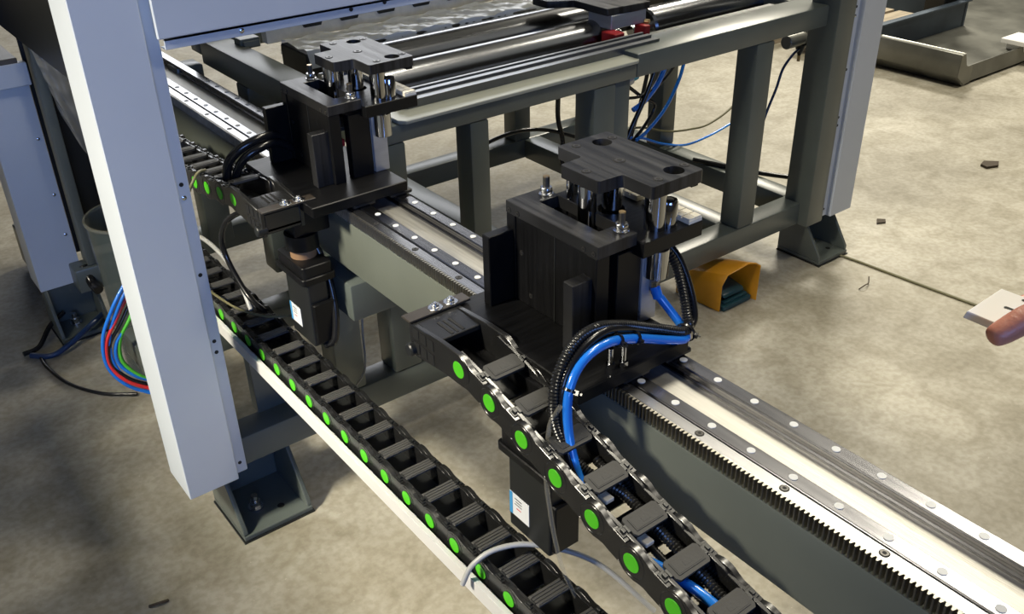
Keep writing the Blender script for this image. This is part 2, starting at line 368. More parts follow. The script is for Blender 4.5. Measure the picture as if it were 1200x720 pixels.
# ================================================================== RAIL BEAM, RAILS, RACK
Y0, Y1 = -.35, 3.1
bm_ = thing('rail_beam', 'grey green rectangular beam carrying the rails and the gear rack', 'beam', (.765, 1.4, .612))
part('beam_tube', MB().box(.702, .832, Y0, Y1, .612, .7175), 'beam', bm_, bevel=.004, bseg=2)
part('milled_strip', MB().box(.7505, .8085, Y0, Y1, .7175, .7215), 'strip', bm_, bevel=.001)
def rail(xc, label):
    t = thing('linear_rail', label, 'rail', (xc, 1.2, .718), 'pair of linear guide rails')
    w = .0115
    p = [(-w, 0), (w, 0), (w, .007), (w-.0025, .0095), (w-.0025, .0135), (w, .0165), (w, .0205), (w-.0015, .022), (-w+.0015, .022), (-w, .0205), (-w, .0165), (-w+.0025, .0135), (-w+.0025, .0095), (-w, .007)]
    part('rail_bar', MB().prism([(xc+a, .718+b_) for a, b_ in p], 'y', Y0, Y1), 'rail', t, bevel=.0004, flat=True)
    for i in range(-2, 34): inst('hole_plug', ME_PLUG, t, (xc, .5825-.0602*4+.0602*i, .74))
rail(.8165, 'steel guide rail with round plugs along the floor side of the beam')
rail(.7385, 'steel guide rail with round plugs between the gear rack and the bright strip')
t = thing('gear_rack', 'straight steel gear rack with fine teeth along the beam edge', 'rack', (.71, 1.2, .716))
part('rack_bar', MB().box(.7085, .7255, Y0, Y1, .7176, .7385), 'steel', t, bevel=.0006)
mb = MB(); pt = .00628; mb.prism([(-pt*.40, 0), (pt*.40, 0), (pt*.14, -.0055), (-pt*.14, -.0055)], 'z', -.011, .0098)
# profile runs in (y, x): swap
for v in mb.v: v.x, v.y = v.y, v.x
ME_T = mb.mesh('rack_tooth', 'tooth', flat=True)
ys = [Y0 + pt*(i+.5) for i in range(int((Y1-Y0)/pt))]
near = [y for y in ys if .16 < y < 1.46]; far = [y for y in ys if not .16 < y < 1.46]
for y in near: inst('rack_tooth', ME_T, t, (.7085, y, .7285))
mb = MB()
for y in far: mb.add([v + Vector((.7085, y, .7285)) for v in [Vector(v.co) for v in ME_T.vertices]], [tuple(p.vertices) for p in ME_T.polygons])
part('rack_teeth', mb, 'tooth', t, kind='stuff', flat=True)
def ring_screw_mesh(name, r):
    m_ = MB(); m_.cyl((0, 0, 0), (0, 0, .0003), r, n=18, m=0); m_.lathe([(r*.78, .0003), (r*.78, .0009), (r*.42, .0009)], (0, 0, 0), 18, 1); m_.cyl((0, 0, .0009), (0, 0, .0011), r*.42, n=6, m=0)
    return m_.mesh(name, ['socket', 'darkbolt'])
ME_RS = ring_screw_mesh('countersunk_screw', .0058)
for i in range(-4, 22): inst('countersunk_screw', ME_RS, t, (.7175, .332+.1255*i, .7385))

# ================================================================== LIFT CARRIAGE (two, same build)
ZT = .971
def make_carriage():
    t = thing('lift_carriage', 'black lift carriage with blue hose in the foreground, T plate on top', 'carriage', (.765, .86, .745), 'black lift carriages on the rails')
    B = 'black'
    # base plate and slider blocks
    part('base_plate', MB().box(.634, .828, .706, .985, .747, .767), B, t, bevel=.0015)
    for xc in (.7385, .8165):
        for yc in (.745, .945):
            part('slider_block', MB().box(xc-.0235, xc+.0235, yc-.035, yc+.035, .7235+.0155, .747), 'dark', t, bevel=.002)
    # tower walls
    part('tower_wall', MB().box(.718, .733, .790, .937, .767, .897), B, t, bevel=.0008)
    for y in (.918, .855, .792): pass
    part('end_wall', MB().box(.716, .783, .937, .956, .767, .897), B, t, bevel=.001)
    part('end_wall', MB().box(.716, .7385, .770, .790, .767, .897), B, t, bevel=.001)
    part('column', MB().box(.757, .800, .775, .795, .767, .888), B, t, bevel=.001)
    part('wall_seam', MB().box(.7172, .7185, .8525, .8545, .767, .897), 'dark', t)
    # top ring plate with its opening
    mb = MB(); mb.holed(rect(.716, .783, .768, .957), [rect(.748, .7825-.002, .802, .922)], .897, .915); part('cover_plate', mb, 'blacktop', t, bevel=.0008)
    part('floor_plate', MB().box(.733, .80, .795, .937, .855, .862), 'dark', t)
    # overhanging bearing plate
    mb = MB(); mb.holed(rect(.783, .893, .756, .950), [circle(.8255, .862, .019, 20)], .881, .903); part('bearing_plate', mb, B, t, bevel=.001)
    for (y0, y1) in ((.758, .846), (.856, .946)):
        mb = MB(); mb.box(.868, .892, y0, y1, .903, .908)
        k = 6; s = (y1-y0)/k
        for i in range(k):
            for j in range(2): mb.box(.8685+.012*j, .8795+.012*j, y0+s*i+.001, y0+s*(i+1)-.001, .908, .9105)
        part('grip_pad', mb, 'cream', t, label='cream ribbed pad')
    # gussets
    part('gusset_plate', MB().box(.674, .718, .941, .957, .767, .876), B, t, bevel=.001)
    part('gusset_plate', MB().box(.684, .718, .778, .797, .767, .867), 'blacktop', t, bevel=.001)
    # aluminium cylinder with T slots
    mb = MB(); mb.prism([(.786, .776), (.800, .776), (.800, .782), (.804, .782), (.804, .776), (.834, .776), (.834, .826), (.786, .826)], 'z', .767, .881)
    part('air_cylinder', mb, 'alu', t, bevel=.001, label='aluminium air cylinder body')
    part('cylinder_rod', MB().cyl((.823, .770, .838), (.823, .770, .881), .0165, n=24), 'chrome', t, bevel=.001)
    part('red_stop', MB().box(.739, .757, .797, .812, .825, .838), 'red', t, label='red stop block', bevel=.001)
    # guide pillars
    for (x, y, r, z0, z1) in ((.777, .858, .0125, .862, ZT-.018), (.826, .862, .014, .862, ZT-.018), (.8275, .782, .0145, .903, ZT-.018), (.826, .935, .0125, .903, ZT-.018),
                              (.788, .905, .0055, .862, ZT-.018)):
        part('guide_pillar', MB().cyl((x, y, z0), (x, y, z1), r, n=28), 'chrome', t)
    p = part('stop_pillar', MB().lathe([(.0125, .903), (.0125, .936), (.011, .939), (.007, .939)], (.8475, .778, 0), 26), 'chrome', t)
    part('socket', MB().cyl((.8475, .778, .939), (.8475, .778, .9394), .007, n=6), 'socket', p)
    # stud and nut pairs on the top plate
    for (x, y) in ((.772, .937), (.772, .786)):
        n_ = part('stud_nut', MB().cyl((x, y, .915), (x, y, .9165), .0105, n=20).cyl((x, y, .9165), (x, y, .9255), .0092, n=6), 'zinc', t, bevel=.0008)
        part('stud', MB().cyl((x, y, .9255), (x, y, .940), .0048, n=12), 'darkbolt', n_); part('stud_end', MB().lathe([(.0048, .940), (.0046, .9415), (.0022, .9415)], (x, y, 0), 12), 'brass', n_)
    # T shaped plate
    out = rounded([(.805, .954), (.805, .902), (.765, .900), (.765, .825), (.805, .822), (.805, .767), (.898, .767), (.898, .954)], .005)
    big = [(.8635, .9255), (.866, .790)]; sm = [(.826, .937), (.886, .929), (.776, .860), (.829, .782), (.889, .793)]
    mb = MB(); mb.holed(out, [circle(x, y, .0138, 24) for x, y in big], ZT-.018, ZT); part('t_plate', mb, 'blacktop', t, bevel=.0009)
    for x, y in sm: inst('plate_screw', ME_PS, t, (x, y, ZT))
    inst('plate_screw', ME_PSB, t, (.835, .860, ZT))
    part('latch_bar', MB().box(.886, .899, .775, .80, ZT-.026, ZT-.018), B, t, bevel=.001)
    # face screws
    for (y, z) in ((.949, .903), (.930, .903), (.795, .903), (.776, .903)): inst('face_screw', ME_FS, t, (.716, y, z), LEFTF)
    for (y, z) in ((.925, .845), (.905, .785)): inst('face_screw', ME_FS, t, (.718, y, z), LEFTF)
    # gearbox, brown ring, motor
    part('gearbox', MB().box(.620, .692, .765, .850, .690, .747), B, t, bevel=.004, bseg=2)
    part('gearbox', MB().cyl((.643, .79, .660), (.643, .79, .690), .031, n=24), B, t)
    part('paper_ring', MB().cyl((.643, .79, .642), (.643, .79, .662), .0245, n=24), 'brown', t, label='brown ring')
    mb = MB(); mb.prism(rounded(rect(.612, .672, .736, .844), .008), 'z', .618, .642); mb.prism(rounded(rect(.608, .676, .732, .848), .008), 'z', .606, .620)
    mo = part('servo_motor', mb, B, t, bevel=.0015)
    mb = MB(); mb.prism(rounded(rect(.620, .662, .745, .837), .005), 'z', .468, .606); part('motor_body', mb, 'dark', mo, bevel=.0012)
    part('terminal_box', MB().box(.624, .668, .737, .760, .475, .560), B, mo, bevel=.002)
    part('motor_label', MB().box(.6192, .6199, .790, .834, .492, .532).box(.6188, .6191, .827, .834, .492, .532, 1).box(.6188, .6191, .806, .822, .524, .5255, 2).box(.6188, .6191, .806, .820, .519, .5202, 2).box(.6188, .6191, .806, .822, .514, .5152, 2).box(.6188, .6191, .808, .818, .507, .5085, 3), ['label', 'labelblue', 'ink', 'labelred'], mo, label='white and blue type label')
    return t
ME_PS = ring_screw_mesh('plate_screw', .0070); ME_PSB = ring_screw_mesh('plate_screw', .0088); ME_FS = ring_screw_mesh('face_screw', .0042)
car2 = make_carriage()
car1 = copy_tree(car2, (0, .70, 0), 'black lift carriage farther back under the cabinet header, next to the rollers')
for x, y in ((.700, .722), (.716, .715)):
    part('cable_gland', MB().cyl((x, y, .767), (x, y, .775), .006, n=6).cyl((x, y, .775), (x, y, .797), .0035, n=10), 'chrome', car2)

# ================================================================== CABLE CHAINS
P = .0672
def side_profile(n=9):
    outer = []; r = .0238
    for i in range(n+1):
        a = PI/2 + PI*i/n; outer.append((r*math.cos(a), r*math.sin(a)))
    outer += [(.009, -.0232), (.016, -.0205), (.024, -.0185), (.049, -.0185), (.052, -.0150), (.052, .0150), (.049, .0185), (.024, .0185), (.016, .0205), (.009, .0232)]
    return outer
def inner_profile(n=8):
    r = .0215; pts = [(-.012, .0185), (-.012, -.0185)]
    for i in range(n+1):
        a = -PI/2 + PI*i/n; pts.append((P + r*math.cos(a), r*math.sin(a)))
    return pts
ME_SIDE = []
for s in (-1, 1):
    mb = MB(); a, b_ = sorted((s*.0400, s*.0325)); mb.prism(side_profile(), 'x', a, b_)
    a, b_ = sorted((s*.0330, s*.0280)); mb.prism(inner_profile(), 'x', a, b_)
    a, b_ = sorted((s*.0400, s*.0300)); mb.box(a, b_, .030, .052, .0165, .0190); mb.box(a, b_, .030, .052, -.0190, -.0165)
    # concentric ring around the pivot
    for z in (0,):
        n = 20
        vs = []
        for rr in (.0195, .0205):
            for xx in (.0400, .0405):
                vs += [(s*xx, rr*math.cos(2*PI*i/n), rr*math.sin(2*PI*i/n)) for i in range(n)]
        fs = []
        for i in range(n):
            j = (i+1) % n
            fs += [(n+i, n+j, 3*n+j, 3*n+i), (i, j, n+j, n+i), (2*n+i, 3*n+i, 3*n+j, 2*n+j)]
        mb.add(vs, fs)
    ME_SIDE.append(mb.mesh('link', 'plastic', bevel=.0008))
mb = MB(); mb.prism([(-.0262, .0300), (-.0228, .0270), (.0228, .0270), (.0262, .0300), (.0262, .0500), (.0228, .0545), (-.0228, .0545), (-.0262, .0500)], 'z', .0180, .0222)
mb.box(-.0205, .0205, .0320, .0495, .0222, .0230); mb.box(-.0190, .0190, .0335, .0480, .0230, .0233)
mb.box(-.006, .006, .038, .044, .0233, .0235)
ME_LID = mb.mesh('crossbar', 'lid', bevel=.0005)
ME_CLIPS = []
for s in (-1, 1):
    mb = MB()
    mb.box(*sorted((s*.0285, s*.0385)), .0335, .0470, .0190, .0206); mb.box(*sorted((s*.0312, s*.0358)), .0370, .0435, .0206, .0235)
    mb.box(*sorted((s*.0262, s*.0300)), .0350, .0460, .0185, .0225)
    ME_CLIPS.append(mb.mesh('clip', 'dark', bevel=.0005))
mb = MB(); mb.box(-.0285, .0285, .029, .053, .0185, .0218)
for i in range(4): mb.box(-.0270, .0270, .0305+.0055*i, .0348+.0055*i, .0218, .0230)
ME_RIDGE = mb.mesh('crossbar', 'ridge', bevel=.0004)
mb = MB(); mb.box(-.0285, .0285, .006, .062, -.0225, -.0185); ME_UNDER = mb.mesh('gap_shade_bar', 'dark', bevel=.0005)  # darkened and widened so the gaps in the chain look shaded
mb = MB(); mb.cyl((-.0400, 0, 0), (-.0412, 0, 0), .0122, n=24)
ME_DISC = mb.mesh('pivot_disc', 'green', bevel=.0003)
def chain(label, path, xc, anchor_y, dirn, up_only=False):
    """path: pivots (y, z) in order from the moving end; dirn +1/-1 is the first travel direction along Y"""
    t = thing('cable_chain', label, 'cable chain', (xc, path[0][0], path[0][1]), 'black cable chains with green pivots')
    for i in range(len(path)-1):
        (y0, z0), (y1, z1) = path[i], path[i+1]
        dy, dz = y1-y0, z1-z0; ang = math.atan2(dz, dy)      # rotation about X taking local +y to the travel direction
        # lids must point outwards from the loop
        flip = dirn < 0
        o = link('link', ME_SIDE[0], t); link('link_plate', ME_SIDE[1], o); o.location = Vector((xc, y0, z0)) - WORLD[t]
        # build a frame: forward, up
        f = Vector((0, dy, dz)).normalized(); u = Vector((0, -f.z, f.y)) * (1 if dirn > 0 else -1); x = f.cross(u)
        o.rotation_euler = Matrix((x, f, u)).transposed().to_euler()
        low = u.z < -.3                          # lower run: the ridged inner bar is the one on top
        for me in (ME_RIDGE if low else ME_LID, ME_UNDER, *ME_CLIPS):
            c = link(me.name.split('.')[0], me, o); c.rotation_euler.y = PI if low else 0
        d = link('pivot_disc', ME_DISC, o); d.rotation_euler.z = 0 if dirn > 0 else PI; d['label'] = 'green pivot disc'
    # end bracket at the moving end
    y0, z0 = path[0]; s = -dirn; mb = MB()
    def yb(a): return y0 + s*a
    def bx(x0, x1, a, c, z0_, z1_, m=0): mb.box(x0, x1, min(yb(a), yb(c)), max(yb(a), yb(c)), z0_, z1_, m)
    for sx in (-1, 1):
        xa, xb = sorted((xc+sx*.041, xc+sx*.033))
        n = 10; pts = [(yb(-.024*math.cos(-PI/2+PI*i/n)), z0+.024*math.sin(-PI/2+PI*i/n)) for i in range(n+1)] + [(yb(.045), z0+.023), (yb(.118), z0+.016), (yb(.118), z0-.034), (yb(.03), z0-.024)]
        mb.prism(pts, 'x', xa, xb)
    bx(xc-.033, xc+.033, .052, .118, z0+.008, z0+.0165)
    bx(xc-.033, xc+.033, .104, .118, z0-.03, z0+.008); bx(xc-.033, xc+.033, -.02, .118, z0-.026, z0-.020)
    br = part('end_bracket', mb, 'plastic', t, bevel=.001)
    mb = MB()
    for k, w in ((-.012, .004), (.006, .004), (-.003, .003)): bx(xc+k, xc+k+w, .056, .092, z0+.0166, z0+.0172)
    part('bracket_slot', mb, 'socket', br)
    mb = MB()
    for a in (.058, .076, .094):
        for z in (-.024, -.002): bx(xc-.0416, xc-.0409, a, a+.014, z0+z, z0+z+.016)
    part('pocket', mb, 'socket', br)
    mb = MB(); bx(xc-.043, xc+.060, .112, .134, z0+.017, z0+.021); st = part('mounting_strip', mb, 'strap', t, bevel=.0008, label='brown black mounting strip')
    for x in (xc+.006, xc+.032): inst('flange_bolt', ME_HEX, st, (x, yb(.122), z0+.021))
    mb = MB(); mb.cyl((xc-.05, yb(.11), z0-.022), (xc-.03, yb(.11), z0-.022), .010, n=12); part('knob', mb, 'dark', t, bevel=.002)
    # wires or nothing
    return t
XC = .600
pB = [(.858, .753), (.7925, .737), (.727, .719), (.6625, .701), (.597, .684), (.531, .667), (.4655, .652), (.400, .637)]
a = math.atan2(-.015, -.0655); y, z = pB[-1]; n = 0
ang = PI + .24
while n < 7:                                     # turn down and back
    y += P*math.cos(ang); z += P*math.sin(ang); pB.append((y, z)); ang += .42; n += 1
while len(pB) < 19:
    z = max(.411, z + P*math.sin(ang)*.6); y += P*.98; pB.append((y, z)); ang = 2*PI
chain('black cable chain with green discs running from the front carriage to the lower edge', pB, XC, 0, -1)
pA = [(1.575, .748), (1.642, .738), (1.708, .727), (1.774, .717), (1.841, .709), (1.908, .703), (1.975, .699), (2.042, .697)]
# half circle down to the lower run
cy, cz, rr = 2.055, .554, .143
k = 7
for i in range(1, k+1):
    a = PI/2 - PI*i/k; pA.append((cy + rr*math.cos(a)*1.0, cz + rr*math.sin(a)))
y = pA[-1][0]; y = 2.0347; pA[-1] = (2.045, .411)
while y - P > .60:
    y = pA[-1][0] - .0675; pA.append((y, .411))
chain('black cable chain with green discs lying in the white edged tray', pA, XC, 0, 1)
# tray under the lower run
t = thing('cable_tray', 'light grey folded sheet tray under the lower cable chain', 'tray', (.6, 1.0, .372))
mb = MB(); mb.prism([(.5445, .4025), (.5445, .374), (.655, .374), (.655, .4025), (.6535, .4025), (.6535, .3755), (.5535, .3755), (.5535, .4025)], 'y', -.25, 2.35)
part('tray_sheet', mb, 'tray', t, bevel=.0004)
for y in (1.66, 2.2): part('tray_strut', MB().box(.56, .64, y, y+.03, .214 if y < 1.7 else .36, .374), 'frame', t)

# ================================================================== HOSES ON THE FRONT CARRIAGE
def hose(name, pts, r, m, label, cat='hose', group=None, rib=None, n=10, seg=10):
    return single(name, MB().tube(pts, r, n=n, rib=rib, seg=seg), m, label, cat, group=group, angle=60)
hb = [(.823, .770, .815), (.833, .752, .792), (.840, .728, .768), (.826, .712, .765), (.790, .712, .778), (.733, .712, .803), (.68, .708, .820), (.634, .702, .815), (.606, .694, .786), (.597, .682, .735), (.590, .655, .692), (.580, .620, .674), (.577, .58, .664), (.580, .545, .656), (.590, .505, .656), (.598, .45, .652), (.606, .40, .634)]
t = thing('blue_air_hose', 'bright blue air hose looping from the front carriage into the cable chain', 'hose', (.72, .70, .75))
part('hose_tube', MB().tube(hb, .0062, n=12), 'blue', t, angle=60)
part('push_fitting', MB().cyl((.823, .770, .822), (.825, .764, .806), .0072, n=14), 'blue', t); part('fitting_nut', MB().cyl((.823, .770, .83), (.823, .770, .820), .007, n=6), 'zinc', t)
h1 = [(.842, .790, .878), (.853, .762, .845), (.848, .733, .790), (.832, .716, .774), (.780, .722, .795), (.720, .725, .822), (.668, .722, .838), (.625, .716, .828), (.594, .706, .790), (.588, .690, .735), (.602, .655, .695), (.614, .60, .688), (.614, .53, .672), (.614, .46, .654), (.614, .40, .637)]
hose('ribbed_conduit', h1, .0072, 'ribbed', 'black ribbed conduit arching beside the blue hose', 'conduit', 'black hoses on the front carriage', rib=.0042, n=9)
h2 = [(.855, .800, .88), (.868, .768, .845), (.864, .735, .792), (.845, .722, .772), (.79, .724, .785), (.735, .722, .812), (.682, .716, .832), (.636, .71, .824), (.603, .702, .792), (.594, .688, .738), (.586, .655, .692), (.584, .60, .672), (.583, .52, .655)]
hose('rubber_hose', h2, .0055, 'rubber', 'glossy black rubber hose under the ribbed conduit, tied to the blue hose', 'hose', 'black hoses on the front carriage')
h3 = [(.622, .66, .70), (.624, .60, .680), (.624, .53, .664), (.624, .46, .646), (.624, .40, .630)]
hose('ribbed_conduit', h3, .0065, 'ribbed', 'black ribbed conduit lying inside the front cable chain on its far side', 'conduit', rib=.0042, n=9)
h4 = [(.600, .56, .664), (.600, .50, .650), (.602, .44, .634), (.602, .39, .62)]
hose('ribbed_conduit', h4, .0055, 'ribbed', 'thin black ribbed conduit in the front chain beside the blue hose', 'conduit', rib=.0036, n=9)
def tie(c, ax, r, label):
    c = Vector(c); ax = Vector(ax).normalized(); q = ax.to_track_quat('Z', 'Y'); mb = MB(); n = 18
    prof = [(r, -.0018), (r+.0016, -.0018), (r+.0016, .0018), (r, .0018)]
    mb.lathe(prof, (0, 0, 0), n, closed=True); mb.box(r-.001, r+.005, -.003, .003, -.003, .003); mb.box(r+.004, r+.009, -.0005, .0005, -.0014, .0014)
    for i in range(len(mb.v)): mb.v[i] = c + q @ mb.v[i]
    return single('zip_tie', mb, 'rubber', label, 'zip tie', loc=c, group='black zip ties around the blue hose')
tie((.733, .713, .803), (-.05, 0, .02), .0078, 'black zip tie on the blue hose, in the middle of the arch')
tie((.700, .710, .814), (-.05, 0, .018), .0078, 'black zip tie on the blue hose, just left of the middle one')
tie((.8345, .720, .768), (-.5, -.2, -.1), .013, 'black zip tie at the lower right bend of the blue hose')
tie((.608, .6945, .789), (-.03, -.01, -.04), .0085, 'black zip tie where the blue hose dives towards the chain')
for i, (y, lab) in enumerate(((.612, 'upper'), (.545, 'lower'))):
    z = .753 - (.858 - y) * .258
    single('white_clip', MB().box(.5865, .5995, y-.010, y+.006, z-.004, z+.002), 'cream', 'small cream clip inside the front cable chain, %s of the two' % lab, 'clip', bevel=.001, group='cream clips in the chain')
hose('clear_tube', [(.592, .692, .775), (.580, .698, .745), (.577, .70, .667), (.583, .70, .61), (.591, .70, .558), (.606, .70, .49), (.631, .70, .42), (.65, .69, .36)], .0032, 'clear', 'thin clear tube hanging in front of the chain from the blue hose', 'hose')
hose('milky_tube', [(.530, .835, .40), (.545, .828, .435), (.580, .815, .455), (.630, .785, .455), (.690, .725, .43), (.74, .65, .36)], .0042, 'whitehose', 'milky white tube arching over the lower chain to the tray', 'hose')
# hoses at the rear carriage
hose('rubber_hose', [(.715, 1.655, .80), (.68, 1.64, .824), (.640, 1.63, .826), (.606, 1.635, .812), (.588, 1.65, .785), (.585, 1.665, .745), (.59, 1.70, .73)], .009, 'rubber', 'thick black hose bending into the rear chain beside the rear carriage', 'hose')
hose('rubber_hose', [(.715, 1.64, .79), (.68, 1.63, .812), (.640, 1.62, .812), (.612, 1.625, .798), (.600, 1.64, .772), (.597, 1.655, .74), (.60, 1.70, .725)], .008, 'rubber', 'second black hose bending into the rear chain, below the thick one', 'hose')
hose('cable_loop', [(.64, 1.56, .70), (.62, 1.66, .68), (.60, 1.76, .62), (.60, 1.80, .54), (.61, 1.74, .46), (.62, 1.68, .44)], .006, 'rubber', 'black cable loop hanging behind the rear carriage motor', 'cable')
hose('cable_loop', [(.655, 1.53, .71), (.66, 1.50, .68), (.672, 1.47, .62), (.668, 1.44, .54), (.655, 1.43, .48), (.645, 1.45, .46)], .007, 'rubber', 'black motor cable beside the rear carriage motor', 'cable')
hose('milky_tube', [(.56, 2.16, .50), (.60, 2.03, .50), (.616, 1.95, .50), (.618, 1.85, .49), (.612, 1.77, .465), (.606, 1.72, .43)], .005, 'whitehose', 'white tube curving over the lower chain behind the left post', 'hose')
hose('thin_wire', [(.545, 1.98, .47), (.555, 1.86, .452), (.572, 1.72, .45), (.605, 1.64, .452), (.648, 1.60, .455), (.655, 1.56, .47)], .0028, 'olive', 'thin grey wire curving across the lower chain towards the motor', 'wire')
hose('thin_wire', [(.86, 1.72, .44), (.85, 1.69, .37), (.83, 1.66, .32), (.79, 1.59, .27), (.74, 1.55, .26)], .0025, 'whitehose', 'thin pale wire hanging in the gap between the frame legs', 'wire')
hose('thin_wire', [(.58, 1.76, .742), (.555, 1.73, .752), (.535, 1.72, .735), (.525, 1.74, .70)], .003, 'olive', 'thin grey wire leaving the rear chain towards the left post', 'wire')

# ================================================================== ROLLER BED
def roller(yc, zc, r, x0, x1, label):
    t = thing('conveyor_roller', label, 'roller', ((x0+x1)/2, yc, zc-r), 'dark steel rollers of the bed')
    mb = MB(); n = 48; k = [(x0, r*.9), (x0+.006, r), (x1-.006, r), (x1, r*.9)]
    vs = [(x, yc+q*math.cos(2*PI*i/n), zc+q*math.sin(2*PI*i/n)) for x, q in k for i in range(n)]
    fs = [(j*n+i, j*n+(i+1) % n, (j+1)*n+(i+1) % n, (j+1)*n+i) for j in range(3) for i in range(n)] + [tuple(range(n-1, -1, -1)), tuple(range(3*n, 4*n))]
    mb.add(vs, fs); part('roller_drum', mb, 'roller', t)
    part('roller_shaft', MB().cyl((x0-.05, yc, zc), (x1+.05, yc, zc), .014, n=16), 'chrome', t)
roller(1.845, .787, .052, 1.02, 1.72, 'dark polished roller with a bright streak, nearest to the crossbeam')
roller(2.010, .787, .052, 1.02, 1.80, 'dark polished roller between the nearest roller and the film wrapped beam')
roller(1.845, .787, .052, 1.86, 2.30, 'short dark polished roller right of the black bracket')
t = thing('guide_profile', 'ribbed aluminium profile lying along the crossbeam in front of the rollers', 'profile', (1.3, 1.68, .804))
mb = MB(); mb.prism([(1.648, .804), (1.712, .804), (1.712, .826), (1.704, .826), (1.704, .820), (1.690, .820), (1.690, .826), (1.676, .826), (1.676, .818), (1.664, .818), (1.664, .822), (1.648, .822)], 'x', .985, 1.72); part('profile_bar', mb, 'profile', t, bevel=.0006)
single('guard_strip', MB().box(.985, 2.30, 1.735, 1.765, .770, .800), 'dark', 'dark strip between the aluminium profile and the first roller', 'strip', bevel=.002)
single('guard_strip', MB().box(.985, 2.30, 1.912, 1.942, .765, .790), 'dark', 'dark strip between the two long rollers', 'strip', bevel=.002)
t = thing('wrapped_beam', 'dark beam wrapped in clear plastic film behind the rollers', 'beam', (1.5, 2.2, .757))
part('beam_core', MB().box(.985, 2.2, 2.10, 2.24, .757, .822), 'dark', t, bevel=.003)
mb = MB(); nx, ny = 90, 10
vs = []; random.seed(3)
for i in range(nx+1):
    for j in range(ny+1):
        u = j/ny; y = 2.085 + u*.17
        zz = .8255 + .005*random.random() + .003*math.sin(i*.7+j)
        if j == 0: zz = .79
        if j == ny: zz = .79
        vs.append((.99 + 1.2*i/nx, y + .004*random.random(), zz))
mb.add(vs, [(i*(ny+1)+j, (i+1)*(ny+1)+j, (i+1)*(ny+1)+j+1, i*(ny+1)+j+1) for i in range(nx) for j in range(ny)])
part('film_sheet', mb, 'film', t, angle=25)
t = thing('roller_bracket', 'black T shaped bracket on a grey and red block over the roller ends', 'bracket', (1.80, 1.86, .796))
part('bracket_plate', MB().prism([(1.66, 1.775), (1.80, 1.765), (1.80, 1.88), (1.70, 1.98), (1.66, 2.0), (1.60, 2.0), (1.60, 1.94), (1.66, 1.90)], 'z', .862, .880), 'blacktop', t, bevel=.0015)
part('bracket_block', MB().box(1.672, 1.795, 1.772, 1.86, .826, .862), 'alu', t, bevel=.002)
part('red_block', MB().box(1.650, 1.685, 1.735, 1.785, .796, .826), 'red', t, bevel=.002, label='red block'); part('red_block', MB().box(1.765, 1.785, 1.745, 1.785, .796, .826), 'red', t, bevel=.002, label='red block')
for x, y in ((1.63, 1.97), (1.655, 1.955), (1.68, 1.94), (1.66, 1.985)): inst('plate_screw', ME_PS, t, (x, y, .88))
part('grease_nipple', MB().cyl((1.79, 1.772, .83), (1.795, 1.76, .83), .006, n=10), 'brass', t)
t = thing('notched_guide', 'grey rear guide bar with dark notches under the header panel', 'bar', (1.4, 2.35, .815))
part('guide_bar', MB().box(.99, 2.2, 2.33, 2.36, .80, .895), 'cream', t, bevel=.001)
for x in (1.12, 1.23, 1.345, 1.46, 1.575, 1.69): part('notch', MB().prism([(x-.024, .826), (x+.024, .826), (x+.034, .850), (x-.034, .850)], 'y', 2.322, 2.331), 'dark', t)
single('sensor_bracket', MB().box(.93, .985, 2.36, 2.40, .790, .815).box(.935, .98, 2.35, 2.36, .796, .81), 'beam', 'small pale bracket left of the rear guide bar', 'bracket', bevel=.002)
t = thing('air_valve', 'small air valve with brass tip hanging under the crossbeam', 'valve', (2.41, 1.74, .60))
part('valve_body', MB().cyl((2.350, 1.74, 0.680), (2.435, 1.74, 0.680), .020, n=20), 'sheet', t, bevel=.002); part('valve_cap', MB().cyl((2.435, 1.74, 0.680), (2.448, 1.74, 0.680), .029, n=24), 'alu', t, bevel=.002)
part('valve_knob', MB().cyl((2.448, 1.74, 0.680), (2.485, 1.74, 0.680), .018, n=20), 'dark', t, bevel=.002); part('drain_cone', MB().cyl((2.422, 1.74, 0.663), (2.422, 1.74, 0.630), .018, .005, n=16), 'dark', t); part('drain_tip', MB().cyl((2.422, 1.74, 0.630), (2.422, 1.74, 0.612), .005, n=10), 'brass', t)
hose('blue_tube', [(2.412, 1.735, .652), (2.375, 1.73, .640), (2.338, 1.73, .605), (2.318, 1.73, .55), (2.300, 1.74, .48), (2.27, 1.74, .40), (2.24, 1.74, .31)], .004, 'bluedark', 'slim dark blue tube hanging from the air valve', 'hose')

# ================================================================== CABLES BEHIND THE FRAME
G = 'cables hanging behind the frame legs'
hose('black_cable', [(2.42, 2.36, .62), (2.40, 2.34, .50), (2.33, 2.30, .38), (2.24, 2.25, .29), (2.17, 2.20, .235), (2.10, 2.15, .225)], .0075, 'rubber', 'long black cable falling diagonally past the rear leg', 'cable', G)
hose('blue_tube', [(2.30, 2.16, .62), (2.29, 2.16, .54), (2.26, 2.16, .48), (2.20, 2.16, .43), (2.15, 2.16, .41)], .009, 'blue', 'thick blue hose bundle end in front of the rear leg', 'hose', G)
hose('blue_tube', [(2.40, 2.17, .56), (2.36, 2.16, .47), (2.30, 2.16, .38), (2.22, 2.16, .32), (2.17, 2.16, .30)], .006, 'blue', 'blue hose sweeping down left across the rear leg', 'hose', G)
hose('blue_tube', [(2.14, 2.18, .31), (2.22, 2.18, .29), (2.32, 2.18, .245), (2.46, 2.20, .20), (2.60, 2.22, .192), (2.74, 2.24, .20), (2.90, 2.26, .22)], .0045, 'blue', 'low blue hose running right to the outer leg', 'hose', G)
hose('olive_cable', [(2.13, 2.20, .33), (2.23, 2.20, .32), (2.36, 2.20, .275), (2.48, 2.20, .255), (2.58, 2.20, .252), (2.70, 2.20, .29), (2.80, 2.22, .36)], .004, 'olive', 'olive cable sagging between the rear leg and the outer leg', 'cable', G)
